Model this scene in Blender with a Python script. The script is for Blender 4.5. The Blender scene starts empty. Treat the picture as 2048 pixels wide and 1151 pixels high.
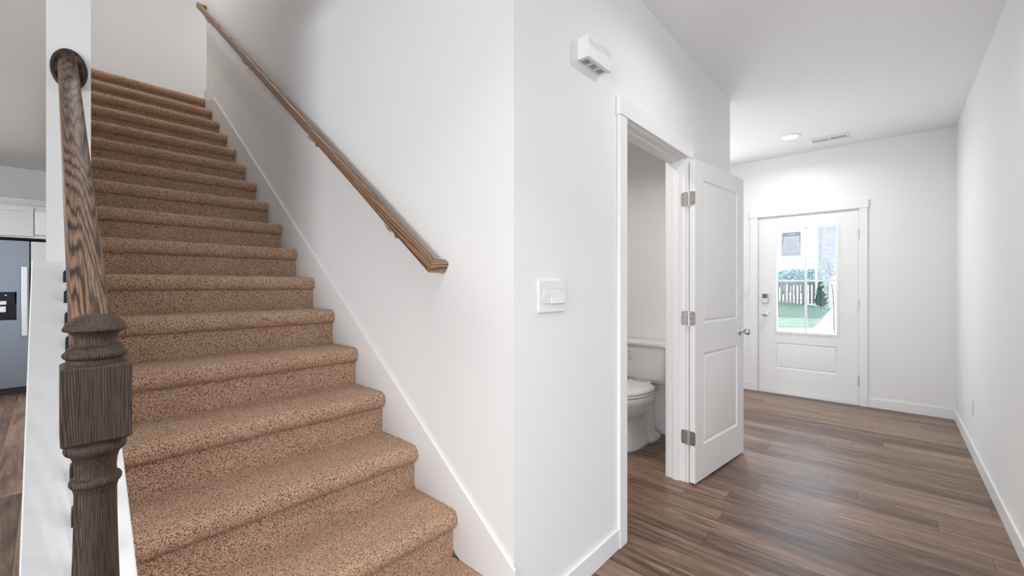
import bpy, bmesh, math, random
import numpy as np
from mathutils import Vector, Matrix

SC = bpy.context.scene
COL = SC.collection
rad = math.radians

# ------------------------------------------------------------------ camera
F_PX = 839.4
TH = math.atan(760 / 839.4)                 # camera yaw: X runs down the hall, Y up the stairs
CAM_H = 1.25
cam_d = bpy.data.cameras.new('camera'); cam = bpy.data.objects.new('camera', cam_d); COL.objects.link(cam)
cam_d.sensor_width = 36; cam_d.lens = F_PX / 2048 * 36
cam_d.shift_y = -4.5 / 2048
cam_d.clip_start = 0.02; cam_d.clip_end = 300
cam.location = (0, 0, CAM_H)
cam.rotation_euler = (rad(90), 0, TH - rad(90))
SC.camera = cam

# ------------------------------------------------------------------ world, sun, big lights, exposure
W = bpy.data.worlds.new('sky'); SC.world = W; W.use_nodes = True
bg = W.node_tree.nodes['Background']
bg.inputs['Color'].default_value = (0.66, 0.82, 1.0, 1)
bg.inputs['Strength'].default_value = 3.7
SC.view_settings.view_transform = 'Standard'
SC.view_settings.look = 'None'
SC.view_settings.exposure = 0.05
SC.view_settings.gamma = 1.0
SC.view_settings.use_curve_mapping = False

def light(name, kind, loc, rot, energy, color=(1, 1, 1), **kw):
    d = bpy.data.lights.new(name, kind); d.energy = energy; d.color = color
    for k, v in kw.items(): setattr(d, k, v)
    o = bpy.data.objects.new(name, d); COL.objects.link(o)
    o.location = loc; o.rotation_euler = rot
    return o
light('sun', 'SUN', (20, 20, 20), (rad(-42), 0, rad(12)), 7.0, (1.0, 0.96, 0.9), angle=rad(0.6))
# daylight through the living room windows behind the camera
light('daylight_rear_window', 'AREA', (-1.6, -4.93, 1.45), (rad(90), 0, 0), 8, (1.0, 0.98, 0.95),
      shape='RECTANGLE', size=3.4, size_y=1.7)
light('daylight_left_window', 'AREA', (-5.93, -0.95, 1.45), (rad(90), 0, rad(-90)), 200, (1.0, 0.985, 0.96),
      shape='RECTANGLE', size=3.4, size_y=1.7)
# fill light added in the foyer, unseen behind the powder room wall
light('foyer_fill', 'AREA', (5.60, 1.95, 1.5), (rad(90), 0, rad(90)), 24, (0.95, 0.98, 1.0),
      shape='RECTANGLE', size=0.9, size_y=1.5)
# unseen upstairs light round the corner, placed to brighten the landing wall
light('upper_landing_light', 'AREA', (2.4, 5.95, 4.5), (rad(90), 0, rad(75)), 7, (1.0, 0.99, 0.97),
      shape='RECTANGLE', size=0.9, size_y=1.3)

# ------------------------------------------------------------------ node helpers
def new_mat(name, color=(0.8, 0.8, 0.8), rough=0.5, metal=0.0, spec=0.5):
    m = bpy.data.materials.new(name); m.use_nodes = True
    b = m.node_tree.nodes['Principled BSDF']
    b.inputs['Base Color'].default_value = (*color, 1)
    b.inputs['Roughness'].default_value = rough
    b.inputs['Metallic'].default_value = metal
    b.inputs['Specular IOR Level'].default_value = spec
    return m
class NT:
    def __init__(s, m): s.m = m; s.t = m.node_tree; s.b = s.t.nodes['Principled BSDF']
    def n(s, typ, **kw):
        x = s.t.nodes.new(typ)
        for k, v in kw.items():
            if k in x.inputs: x.inputs[k].default_value = v
            else: setattr(x, k, v)
        return x
    def l(s, a, ao, b, bi): s.t.links.new(a.outputs[ao], b.inputs[bi])
    def ramp(s, stops):
        r = s.n('ShaderNodeValToRGB'); e = r.color_ramp.elements
        while len(e) < len(stops): e.new(0.5)
        for el, (p, c) in zip(e, stops): el.position = p; el.color = (*c, 1)
        return r
    def math(s, op, a=None, b=None, av=None, bv=None):
        x = s.n('ShaderNodeMath'); x.operation = op
        if a: s.t.links.new(a, x.inputs[0])
        elif av is not None: x.inputs[0].default_value = av
        if b: s.t.links.new(b, x.inputs[1])
        elif bv is not None: x.inputs[1].default_value = bv
        return x.outputs[0]
    def coord(s, scale=(1, 1, 1), which='Object'):
        tc = s.n('ShaderNodeTexCoord'); mp = s.n('ShaderNodeMapping'); mp.inputs['Scale'].default_value = scale
        s.l(tc, which, mp, 'Vector'); return mp
    def bump(s, out, strength, dist, prev=None):
        bp = s.n('ShaderNodeBump'); bp.inputs['Strength'].default_value = strength; bp.inputs['Distance'].default_value = dist
        s.t.links.new(out, bp.inputs['Height'])
        if prev: s.l(prev, 'Normal', bp, 'Normal')
        s.l(bp, 'Normal', s.b, 'Normal'); return bp

def paint(name, color, rough, bump=0.05, scale=220):
    m = new_mat(name, color, rough, spec=0.35); k = NT(m)
    c = k.coord(); nz = k.n('ShaderNodeTexNoise'); nz.inputs['Scale'].default_value = scale; nz.inputs['Detail'].default_value = 3
    k.l(c, 'Vector', nz, 'Vector'); k.bump(nz.outputs['Fac'], bump, 0.002)
    return m
M = {}
M['wall'] = paint('wall_paint', (0.875, 0.875, 0.872), 0.75, 0.08)
M['ceiling'] = paint('ceiling_paint', (0.92, 0.922, 0.925), 0.9, 0.15, 90)
M['trim'] = paint('trim_gloss_paint', (0.88, 0.88, 0.885), 0.35, 0.0)
M['doorpaint'] = paint('door_paint', (0.87, 0.87, 0.87), 0.40, 0.0)
M['nickel'] = new_mat('brushed_nickel', (0.66, 0.655, 0.64), 0.34, 1.0)
M['screw'] = new_mat('screw_recess', (0.18, 0.17, 0.16), 0.5, 0.8)
M['iron'] = new_mat('black_iron', (0.012, 0.012, 0.013), 0.42, 0.2)
M['porcelain'] = new_mat('porcelain', (0.78, 0.775, 0.76), 0.12)
M['seatplastic'] = new_mat('seat_plastic', (0.76, 0.75, 0.73), 0.3)
M['plastic'] = new_mat('white_plastic', (0.86, 0.86, 0.86), 0.35)
M['dark'] = new_mat('dark_slot', (0.12, 0.12, 0.12), 0.7)
M['ventdark'] = new_mat('vent_inside', (0.22, 0.22, 0.22), 0.8)
M['black'] = new_mat('black_gloss', (0.010, 0.010, 0.012), 0.25, spec=0.2)
M['cabinet'] = paint('cabinet_paint', (0.72, 0.72, 0.72), 0.45, 0.02)
M['rubber'] = new_mat('toe_grille', (0.03, 0.03, 0.03), 0.6)
M['drop'] = new_mat('caulk', (0.7, 0.7, 0.7), 0.6)
def emis(name, col, s):
    m = bpy.data.materials.new(name); m.use_nodes = True; k = NT(m)
    k.b.inputs['Emission Color'].default_value = (*col, 1); k.b.inputs['Emission Strength'].default_value = s
    return m
M['lamp'] = emis('lamp_diffuser', (1, 0.99, 0.97), 6)
M['led'] = emis('blue_led', (0.1, 0.35, 1.0), 3)
M['lcd'] = new_mat('keypad_screen', (0.10, 0.14, 0.20), 0.15)

def steel():
    m = new_mat('stainless_steel', (0.24, 0.26, 0.285), 0.34, 1.0); k = NT(m)
    c = k.coord((1, 1, 260)); nz = k.n('ShaderNodeTexNoise'); nz.inputs['Scale'].default_value = 3; k.l(c, 'Vector', nz, 'Vector')
    k.bump(nz.outputs['Fac'], 0.08, 0.001)
    return m
M['steel'] = steel()

def glass():
    m = bpy.data.materials.new('window_glass'); m.use_nodes = True; t = m.node_tree; t.nodes.clear()
    o = t.nodes.new('ShaderNodeOutputMaterial'); mx = t.nodes.new('ShaderNodeMixShader')
    tr = t.nodes.new('ShaderNodeBsdfTransparent'); tr.inputs['Color'].default_value = (0.97, 0.985, 1, 1)
    gl = t.nodes.new('ShaderNodeBsdfGlossy'); gl.inputs['Roughness'].default_value = 0.02
    mx.inputs[0].default_value = 0.06
    t.links.new(tr.outputs[0], mx.inputs[1]); t.links.new(gl.outputs[0], mx.inputs[2]); t.links.new(mx.outputs[0], o.inputs[0])
    return m
M['glass'] = glass()

def oak(name, axis, dark, mid, lightc, rough=0.42, ring=34, shift=(0, 0, 0), detail=1.0, tilt=4.0, warp=0.022):
    """stained oak, grain along the local axis"""
    m = new_mat(name, mid, rough, spec=0.45); k = NT(m)
    sc = {'Z': (1, 1, 0.1), 'Y': (1, 0.055, 1), 'X': (0.1, 1, 1)}[axis]
    cn = k.coord(sc)
    c = k.coord((1, 1, 1)); c.inputs['Location'].default_value = shift
    c.inputs['Rotation'].default_value = {'Z': (rad(tilt), rad(tilt * 0.5), 0), 'Y': (rad(tilt), 0, rad(tilt * 0.5)), 'X': (0, rad(tilt), rad(tilt * 0.5))}[axis]
    nz = k.n('ShaderNodeTexNoise'); nz.inputs['Scale'].default_value = 34; nz.inputs['Detail'].default_value = 3
    k.l(cn, 'Vector', nz, 'Vector')
    vm = k.n('ShaderNodeVectorMath'); vm.operation = 'MULTIPLY_ADD'; vm.inputs[1].default_value = (warp, warp, warp)
    k.l(nz, 'Color', vm, 0); k.l(c, 'Vector', vm, 2)
    w = k.n('ShaderNodeTexWave'); w.wave_type = 'RINGS'; w.rings_direction = axis
    w.inputs['Scale'].default_value = ring; w.inputs['Distortion'].default_value = 0.8; w.inputs['Detail'].default_value = 2
    k.l(vm, 'Vector', w, 'Vector')
    r = k.ramp([(0.0, dark), (0.05, dark), (0.34, mid), (1.0, lightc)])
    k.l(w, 'Fac', r, 'Fac')
    ps = {'Z': (1, 1, 0.03), 'Y': (1, 0.03, 1), 'X': (0.03, 1, 1)}[axis]
    c2 = k.coord(ps); p = k.n('ShaderNodeTexNoise'); p.inputs['Scale'].default_value = 650; p.inputs['Detail'].default_value = 2
    k.l(c2, 'Vector', p, 'Vector')
    pr = k.ramp([(0.40, (0.30, 0.28, 0.26)), (0.53, (1, 1, 1))]); k.l(p, 'Fac', pr, 'Fac')
    mx = k.n('ShaderNodeMix'); mx.data_type = 'RGBA'; mx.blend_type = 'MULTIPLY'; mx.inputs['Factor'].default_value = 0.8 * detail
    k.t.links.new(r.outputs['Color'], mx.inputs[6]); k.t.links.new(pr.outputs['Color'], mx.inputs[7])
    k.t.links.new(mx.outputs[2], k.b.inputs['Base Color'])
    k.bump(p.outputs['Fac'], 0.25, 0.0012)
    return m
OD, OM, OL = (0.045, 0.026, 0.017), (0.17, 0.097, 0.058), (0.25, 0.148, 0.092)
M['oak_post'] = oak('shaded_oak_post', 'Z', (0.020, 0.013, 0.009), (0.066, 0.041, 0.026), (0.090, 0.057, 0.037), 0.62, 130, (0.05, 0.045, 0), 1.0, 2.0, 0.012)  # darker than the rail's oak: the post's shading is in its colour
M['oak_rail'] = oak('stained_oak_rail', 'Y', OD, OM, OL, 0.5, 96, (0.010, 0.0, 0.036), 1.0, 1.9, 0.020)
M['pine_rail'] = oak('brown_wood_wall_rail', 'Y', (0.14, 0.075, 0.040), (0.30, 0.17, 0.095), (0.38, 0.23, 0.13), 0.45, 24, (0.05, 0, 0.04), 0.6, 2.0, 0.03)
M['pine_return'] = oak('brown_wood_rail_return', 'X', (0.16, 0.085, 0.045), (0.34, 0.20, 0.11), (0.44, 0.28, 0.16), 0.45, 30, (0, .02, 0.04), 0.5)

def carpet():
    m = new_mat('beige_brown_carpet', (0.4, 0.28, 0.2), 1.0, spec=0.05); k = NT(m)
    k.b.inputs['Sheen Weight'].default_value = 0.25
    k.b.inputs['Sheen Roughness'].default_value = 0.6
    k.b.inputs['Sheen Tint'].default_value = (0.9, 0.75, 0.62, 1)
    c = k.coord()
    nz = k.n('ShaderNodeTexNoise'); nz.inputs['Scale'].default_value = 60; nz.inputs['Detail'].default_value = 2
    k.l(c, 'Vector', nz, 'Vector')
    vm = k.n('ShaderNodeVectorMath'); vm.operation = 'MULTIPLY_ADD'; vm.inputs[1].default_value = (0.01, 0.01, 0.01)
    k.l(nz, 'Color', vm, 0); k.l(c, 'Vector', vm, 2)
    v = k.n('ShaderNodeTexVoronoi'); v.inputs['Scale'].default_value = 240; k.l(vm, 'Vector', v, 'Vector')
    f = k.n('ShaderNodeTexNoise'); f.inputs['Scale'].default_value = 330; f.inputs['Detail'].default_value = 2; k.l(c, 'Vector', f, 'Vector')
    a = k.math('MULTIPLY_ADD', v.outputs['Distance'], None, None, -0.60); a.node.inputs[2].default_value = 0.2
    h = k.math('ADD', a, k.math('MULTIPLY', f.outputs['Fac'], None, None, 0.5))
    r = k.ramp([(0.02, (0.24, 0.14, 0.082)), (0.13, (0.58, 0.37, 0.245)), (0.25, (0.77, 0.51, 0.355)), (0.42, (0.86, 0.61, 0.44))])  # shade between tufts painted into the dark stop, mixed with random yarn tone
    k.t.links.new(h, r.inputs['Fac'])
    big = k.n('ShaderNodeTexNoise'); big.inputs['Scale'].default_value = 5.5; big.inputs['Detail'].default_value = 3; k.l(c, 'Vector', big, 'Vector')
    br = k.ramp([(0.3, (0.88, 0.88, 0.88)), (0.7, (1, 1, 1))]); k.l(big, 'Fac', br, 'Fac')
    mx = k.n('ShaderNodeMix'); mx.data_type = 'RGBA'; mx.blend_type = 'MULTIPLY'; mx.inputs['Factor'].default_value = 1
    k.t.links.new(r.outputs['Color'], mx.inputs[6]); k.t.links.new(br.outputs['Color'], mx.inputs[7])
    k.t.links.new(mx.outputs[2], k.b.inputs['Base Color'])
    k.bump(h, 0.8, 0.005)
    return m
M['carpet'] = carpet()

def planks():
    m = new_mat('wood_plank_floor', (0.2, 0.13, 0.09), 0.36, spec=0.5); k = NT(m)
    tc = k.n('ShaderNodeTexCoord'); sp = k.n('ShaderNodeSeparateXYZ'); k.l(tc, 'Object', sp, 'Vector')
    PW, PL = 0.131, 1.22
    xs = k.math('SUBTRACT', sp.outputs['X'], None, None, 2.905 - 60 * PW)
    xr = k.math('DIVIDE', xs, None, None, PW)
    row = k.math('FLOOR', xr); fx = k.math('SUBTRACT', xr, row)
    wn = k.n('ShaderNodeTexWhiteNoise'); wn.noise_dimensions = '1D'; k.t.links.new(row, wn.inputs['W'])
    off = k.math('MULTIPLY', wn.outputs['Value'], None, None, 7.31)
    ys = k.math('DIVIDE', sp.outputs['Y'], None, None, PL)
    ys = k.math('ADD', ys, off); idx = k.math('FLOOR', ys); fy = k.math('SUBTRACT', ys, idx)
    cb = k.n('ShaderNodeCombineXYZ'); k.t.links.new(row, cb.inputs[0]); k.t.links.new(idx, cb.inputs[1])
    w2 = k.n('ShaderNodeTexWhiteNoise'); w2.noise_dimensions = '3D'; k.l(cb, 'Vector', w2, 'Vector')
    # grain coordinates, shifted per plank
    gx = k.math('ADD', sp.outputs['X'], k.math('MULTIPLY', w2.outputs['Value'], None, None, 13.7))
    gy = k.math('MULTIPLY', sp.outputs['Y'], None, None, 0.085)
    g = k.n('ShaderNodeCombineXYZ'); k.t.links.new(gx, g.inputs[0]); k.t.links.new(gy, g.inputs[1]); k.t.links.new(w2.outputs['Value'], g.inputs[2])
    n1 = k.n('ShaderNodeTexNoise'); n1.inputs['Scale'].default_value = 26; n1.inputs['Detail'].default_value = 6; n1.inputs['Roughness'].default_value = 0.65
    n1.inputs['Distortion'].default_value = 0.6
    k.l(g, 'Vector', n1, 'Vector')
    n2 = k.n('ShaderNodeTexNoise'); n2.inputs['Scale'].default_value = 150; n2.inputs['Detail'].default_value = 3; k.l(g, 'Vector', n2, 'Vector')
    n3 = k.n('ShaderNodeTexNoise'); n3.inputs['Scale'].default_value = 7; n3.inputs['Detail'].default_value = 2; k.l(g, 'Vector', n3, 'Vector')
    s = k.math('ADD', k.math('MULTIPLY', n1.outputs['Fac'], None, None, 0.60), k.math('MULTIPLY', n2.outputs['Fac'], None, None, 0.22))
    s = k.math('ADD', s, k.math('MULTIPLY', n3.outputs['Fac'], None, None, 0.26))
    s = k.math('ADD', s, k.math('MULTIPLY', w2.outputs['Value'], None, None, 0.15))
    r = k.ramp([(0.43, (0.045, 0.024, 0.015)), (0.53, (0.110, 0.062, 0.040)), (0.62, (0.195, 0.117, 0.077)), (0.74, (0.32, 0.21, 0.146))])
    k.t.links.new(s, r.inputs['Fac'])
    # joints
    ex = k.math('MINIMUM', fx, k.math('SUBTRACT', None, fx, 1.0)); ex = k.math('MULTIPLY', ex, None, None, PW)
    ey = k.math('MINIMUM', fy, k.math('SUBTRACT', None, fy, 1.0)); ey = k.math('MULTIPLY', ey, None, None, PL)
    e = k.math('MINIMUM', ex, ey)
    er = k.ramp([(0.0, (0.30, 0.27, 0.25)), (0.0022, (1, 1, 1))]); er.color_ramp.interpolation = 'EASE'
    k.t.links.new(e, er.inputs['Fac'])
    mx = k.n('ShaderNodeMix'); mx.data_type = 'RGBA'; mx.blend_type = 'MULTIPLY'; mx.inputs['Factor'].default_value = 0.9
    k.t.links.new(r.outputs['Color'], mx.inputs[6]); k.t.links.new(er.outputs['Color'], mx.inputs[7])
    k.t.links.new(mx.outputs[2], k.b.inputs['Base Color'])
    rr = k.math('MULTIPLY_ADD', n1.outputs['Fac'], None, None, 0.25); rr.node.inputs[2].default_value = 0.24
    k.t.links.new(rr, k.b.inputs['Roughness'])
    b1 = k.bump(k.math('ADD', n2.outputs['Fac'], k.math('MULTIPLY', n1.outputs['Fac'], None, None, 0.6)), 0.14, 0.0015)
    return m
M['floor'] = planks()

def noisy(name, a, b, scale, rough=0.9, bump=0.0, dist=0.02, aniso=(1, 1, 1)):
    m = new_mat(name, a, rough, spec=0.2); k = NT(m); c = k.coord(aniso)
    nz = k.n('ShaderNodeTexNoise'); nz.inputs['Scale'].default_value = scale; nz.inputs['Detail'].default_value = 4; k.l(c, 'Vector', nz, 'Vector')
    r = k.ramp([(0.35, a), (0.65, b)]); k.l(nz, 'Fac', r, 'Fac'); k.l(r, 'Color', k.b, 'Base Color')
    if bump: k.bump(nz.outputs['Fac'], bump, dist)
    return m
M['grass'] = noisy('lawn_grass', (0.12, 0.16, 0.11), (0.18, 0.23, 0.15), 3.0, 1.0, 0.5, 0.03)
M['concrete'] = noisy('concrete', (0.62, 0.62, 0.64), (0.70, 0.70, 0.72), 1.5)
M['fence'] = noisy('fence_wood', (0.30, 0.25, 0.22), (0.40, 0.34, 0.30), 2.5)
M['leaf'] = noisy('shrub_leaf', (0.045, 0.10, 0.07), (0.09, 0.17, 0.11), 9, 0.9)
M['leaf_light'] = noisy('young_leaf', (0.25, 0.42, 0.12), (0.45, 0.62, 0.25), 12, 0.6)
M['leaf_far'] = noisy('hazed_tree_leaf', (0.20, 0.27, 0.26), (0.30, 0.37, 0.35), 0.8, 1.0)  # distance haze put into the leaf colour
M['bark'] = noisy('bark', (0.12, 0.09, 0.07), (0.2, 0.16, 0.12), 12)
M['roof'] = noisy('roof_shingle', (0.2, 0.2, 0.21), (0.27, 0.27, 0.28), 8)
M['siding'] = new_mat('white_siding', (0.8, 0.8, 0.8), 0.6)

def brick():
    m = new_mat('pale_brick', (0.4, 0.35, 0.34), 0.9, spec=0.2); k = NT(m)
    tc = k.n('ShaderNodeTexCoord'); sp = k.n('ShaderNodeSeparateXYZ'); k.l(tc, 'Object', sp, 'Vector')
    cb = k.n('ShaderNodeCombineXYZ'); k.t.links.new(k.math('ADD', sp.outputs['Y'], sp.outputs['X']), cb.inputs[0]); k.t.links.new(sp.outputs['Z'], cb.inputs[1])
    b = k.n('ShaderNodeTexBrick'); b.inputs['Scale'].default_value = 1.0
    b.inputs['Brick Width'].default_value = 0.24; b.inputs['Row Height'].default_value = 0.085; b.inputs['Mortar Size'].default_value = 0.010
    b.inputs['Color1'].default_value = (0.30, 0.265, 0.275, 1); b.inputs['Color2'].default_value = (0.38, 0.34, 0.35, 1); b.inputs['Mortar'].default_value = (0.54, 0.54, 0.56, 1)
    k.l(cb, 'Vector', b, 'Vector'); k.l(b, 'Color', k.b, 'Base Color')
    return m
M['brick'] = brick()

# ------------------------------------------------------------------ mesh helpers
class MB:
    """collects shapes (world coordinates) and links them as one mesh object"""
    def __init__(s): s.bm = bmesh.new()
    def face(s, pts):
        try: return s.bm.faces.new([s.bm.verts.new(p) for p in pts])
        except ValueError: return None
    def box(s, x0, x1, y0, y1, z0, z1, mat=None):
        v = [s.bm.verts.new(p) for p in [(x0, y0, z0), (x1, y0, z0), (x1, y1, z0), (x0, y1, z0), (x0, y0, z1), (x1, y0, z1), (x1, y1, z1), (x0, y1, z1)]]
        if mat is not None:
            for q in v: q.co = mat @ q.co
        for f in [(0, 3, 2, 1), (4, 5, 6, 7), (0, 1, 5, 4), (1, 2, 6, 5), (2, 3, 7, 6), (3, 0, 4, 7)]:
            s.bm.faces.new([v[i] for i in f])
        return s
    def prism(s, prof, a0, a1, axis):
        """closed 2-D profile extruded along axis; profile is in the other two axes in order"""
        def P(q, a):
            if axis == 'X': return (a, q[0], q[1])
            if axis == 'Y': return (q[0], a, q[1])
            return (q[0], q[1], a)
        A = [s.bm.verts.new(P(q, a0)) for q in prof]; B = [s.bm.verts.new(P(q, a1)) for q in prof]; n = len(prof)
        s.bm.faces.new(A); s.bm.faces.new(B[::-1])
        for i in range(n): s.bm.faces.new([A[i], B[i], B[(i + 1) % n], A[(i + 1) % n]])
        return s
    def loft(s, rings, cap=True):
        R = [[s.bm.verts.new(p) for p in r] for r in rings]; n = len(rings[0])
        for a, b in zip(R, R[1:]):
            for i in range(n): s.bm.faces.new([a[i], a[(i + 1) % n], b[(i + 1) % n], b[i]])
        if cap: s.bm.faces.new(R[0][::-1]); s.bm.faces.new(R[-1])
        return s
    def lathe(s, c, prof, seg=32, axis='Z', sx=1.0, sy=1.0):
        """prof: (radius, height) pairs"""
        rings = []
        for r, h in prof:
            ring = []
            for i in range(seg):
                a = 2 * math.pi * i / seg; u, v = r * math.cos(a) * sx, r * math.sin(a) * sy
                if axis == 'Z': p = (c[0] + u, c[1] + v, c[2] + h)
                elif axis == 'Y': p = (c[0] + u, c[1] + h, c[2] + v)
                else: p = (c[0] + h, c[1] + u, c[2] + v)
                ring.append(p)
            rings.append(ring)
        return s.loft(rings)
    def tube(s, pts, r, seg=10):
        pts = [Vector(p) for p in pts]; rings = []
        for i, p in enumerate(pts):
            t = (pts[min(i + 1, len(pts) - 1)] - pts[max(i - 1, 0)]).normalized()
            u = t.cross(Vector((0, 0, 1)));
            if u.length < 1e-4: u = Vector((1, 0, 0))
            u.normalize(); w = t.cross(u)
            rr = r[i] if isinstance(r, (list, tuple)) else r
            rings.append([p + rr * (math.cos(2 * math.pi * k / seg) * u + math.sin(2 * math.pi * k / seg) * w) for k in range(seg)])
        return s.loft(rings)
    def xform(s, m):
        bmesh.ops.transform(s.bm, matrix=m, verts=s.bm.verts); return s
    def build(s, name, mat, parent=None, origin=None, bevel=0.0, seg=2, smooth=False, angle=35, subsurf=0):
        bmesh.ops.recalc_face_normals(s.bm, faces=s.bm.faces)
        w = Vector((0, 0, 0)); p = parent
        while p is not None: w = w + p.location; p = p.parent
        org = Vector(origin) if origin is not None else w.copy()
        for v in s.bm.verts: v.co -= org
        me = bpy.data.meshes.new(name); s.bm.to_mesh(me); s.bm.free()
        me.materials.append(mat)
        o = bpy.data.objects.new(name, me); COL.objects.link(o)
        o.location = org - w
        if parent is not None: o.parent = parent
        if bevel:
            b = o.modifiers.new('bevel', 'BEVEL'); b.width = bevel; b.segments = seg; b.limit_method = 'ANGLE'; b.angle_limit = rad(30)
            b.harden_normals = False
        if subsurf:
            b = o.modifiers.new('sub', 'SUBSURF'); b.levels = subsurf; b.render_levels = subsurf
        if smooth or bevel or subsurf:
            me.polygons.foreach_set('use_smooth', [True] * len(me.polygons))
            try: me.set_sharp_from_angle(angle=rad(angle))
            except Exception: pass
        return o
def B(*a): return MB().box(*a)
def empty(name, loc, label, cat, group=None, kind=None):
    o = bpy.data.objects.new(name, None); COL.objects.link(o); o.location = loc; o.empty_display_size = 0.1
    return tag(o, label, cat, group, kind)
def tag(o, label, cat=None, group=None, kind=None):
    o['label'] = label
    if cat: o['category'] = cat
    if group: o['group'] = group
    if kind: o['kind'] = kind
    return o
def struct(name, mb, mat, label, cat, **kw):
    return tag(mb.build(name, mat, **kw), label, cat, None, 'structure')

# ------------------------------------------------------------------ key dimensions (metres)
CEIL = 2.74
HY = 0.975          # hall side wall face
SX = 1.086          # stair wall face
LX0, LX1 = -0.0057, 0.108   # wall left of the stairs
RISE, RUN = 0.186, 0.262
NOSE1 = 0.992       # nosing of the first tread
NST = 17
UP = RISE * NST
FX = 5.69           # front wall face
RY = -0.445         # right wall face
TOPC = 5.65

# ------------------------------------------------------------------ the shell
struct('floor', B(-6.1, FX + 0.14, -5.1, 8.3, -0.12, 0.0), M['floor'], 'brown wood plank floor running through hall and kitchen', 'floor')
cb = MB()
cb.box(-6.1, FX + 0.14, -5.1, HY, CEIL, CEIL + 0.12)
cb.box(-6.1, LX1, HY, 8.3, CEIL, CEIL + 0.12)
cb.box(SX + 0.115, FX + 0.14, HY, 2.75, CEIL, CEIL + 0.12)
struct('ceiling', cb, M['ceiling'], 'flat white ceiling over the hall and kitchen', 'ceiling')
struct('ceiling_upper', B(LX0, 2.9, 0.8, 6.6, TOPC, TOPC + 0.1), M['ceiling'], 'white ceiling high above the stairs', 'ceiling')
# right hand wall of the hall
struct('wall_right', B(1.5, FX + 0.14, RY - 0.12, RY, 0, CEIL), M['wall'], 'long white wall on the right side of the hall', 'wall')
# hall wall holding the powder room door
OX0, OX1, OZ = 1.900, 2.722, 2.058
w = MB(); w.box(SX, OX0 - 0.02, HY, HY + 0.115, 0, CEIL); w.box(OX1 + 0.02, 3.714, HY, HY + 0.115, 0, CEIL); w.box(OX0 - 0.02, OX1 + 0.02, HY, HY + 0.115, OZ + 0.02, CEIL)
struct('wall_hall_left', w, M['wall'], 'white hall wall around the powder room doorway', 'wall')
struct('wall_stair_right', MB().box(SX, SX + 0.115, HY + 0.115, 5.2, 0, TOPC).box(SX, SX + 0.115, HY, HY + 0.115, CEIL, TOPC), M['wall'], 'tall white wall on the right side of the stairs', 'wall')
struct('wall_stair_left', MB().box(LX0, LX1, 2.25, 8.2, 0, CEIL).box(LX0, LX1, HY, 6.6, CEIL + 0.12, TOPC), M['wall'], 'white wall on the left side of the stairs', 'wall')
struct('wall_stair_bulkhead', B(LX0, SX + 0.115, HY - 0.115, HY, CEIL + 0.12, TOPC), M['wall'], 'white bulkhead above the foot of the stairs', 'wall')
struct('wall_landing_end', B(LX0, 2.9, 6.5, 6.6, UP, TOPC), M['wall'], 'white wall facing the head of the stairs', 'wall')
struct('wall_landing_side', B(2.8, 2.9, 5.2, 6.5, UP, TOPC), M['wall'], 'white side wall of the upper landing', 'wall')
struct('wall_landing_corner', B(SX + 0.115, 2.8, 5.085, 5.2, UP, TOPC), M['wall'], 'white wall turning the corner upstairs', 'wall')
struct('floor_landing', B(LX1, 2.8, 5.23, 6.5, UP - 0.2, UP - 0.004), M['carpet'], 'brown carpeted landing at the head of the stairs', 'floor')
# powder room
struct('wall_powder_back', B(3.49, 3.714, HY + 0.115, 2.6, 0, CEIL), M['wall'], 'white powder room wall behind the toilet', 'wall')
struct('wall_powder_far', B(SX + 0.115, 3.49, 2.45, 2.6, 0, CEIL), M['wall'], 'white far wall of the powder room', 'wall')
# foyer and front wall
DY0, DY1, DZ = 0.262, 1.180, 2.045
w = MB(); w.box(FX, FX + 0.14, RY, DY0 - 0.02, 0, CEIL); w.box(FX, FX + 0.14, DY1 + 0.02, 2.75, 0, CEIL); w.box(FX, FX + 0.14, DY0 - 0.02, DY1 + 0.02, DZ + 0.02, CEIL)
struct('wall_front', w, M['wall'], 'white wall at the end of the hall around the front door', 'wall')
struct('wall_foyer_left', B(3.714, FX, 2.6, 2.75, 0, CEIL), M['wall'], 'white left wall of the foyer', 'wall')
# living room and kitchen around the camera
w = MB(); w.box(-6.1, -3.3, -5.1, -4.98, 0, CEIL); w.box(0.1, 1.62, -5.1, -4.98, 0, CEIL); w.box(-3.3, 0.1, -5.1, -4.98, 0, 0.6); w.box(-3.3, 0.1, -5.1, -4.98, 2.3, CEIL)
struct('wall_rear', w, M['wall'], 'white living room wall with the window opening', 'wall')
w = MB(); w.box(-6.1, -5.98, -4.98, -2.65, 0, CEIL); w.box(-6.1, -5.98, 0.75, 8.2, 0, CEIL); w.box(-6.1, -5.98, -2.65, 0.75, 0, 0.6); w.box(-6.1, -5.98, -2.65, 0.75, 2.3, CEIL)
struct('wall_far_left', w, M['wall'], 'white living room side wall with the window opening', 'wall')
struct('wall_living_right', B(1.5, 1.62, -4.98, RY - 0.12, 0, CEIL), M['wall'], 'white living room wall beside the hall', 'wall')
struct('wall_kitchen', B(-6.1, LX1, 8.2, 8.32, 0, CEIL), M['wall'], 'white kitchen wall behind the refrigerator', 'wall')
# knee wall below the banister with its sloping cap
capz = lambda y: -0.2595 + 0.71 * y
struct('wall_stair_knee', MB().prism([(0.947, 0), (2.25, 0), (2.25, capz(2.25) - 0.02), (0.947, capz(0.947) - 0.02)], LX0 + 0.002, LX1, 'X'), M['wall'], 'low sloping white wall under the banister', 'wall')
struct('trim_1', MB().prism([(0.947, capz(0.947) - 0.02), (2.25, capz(2.25) - 0.02), (2.25, capz(2.25)), (0.947, capz(0.947))], -0.040, 0.132, 'X'),
       M['trim'], 'wide sloping white cap board on the knee wall', 'trim', bevel=0.003)

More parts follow.
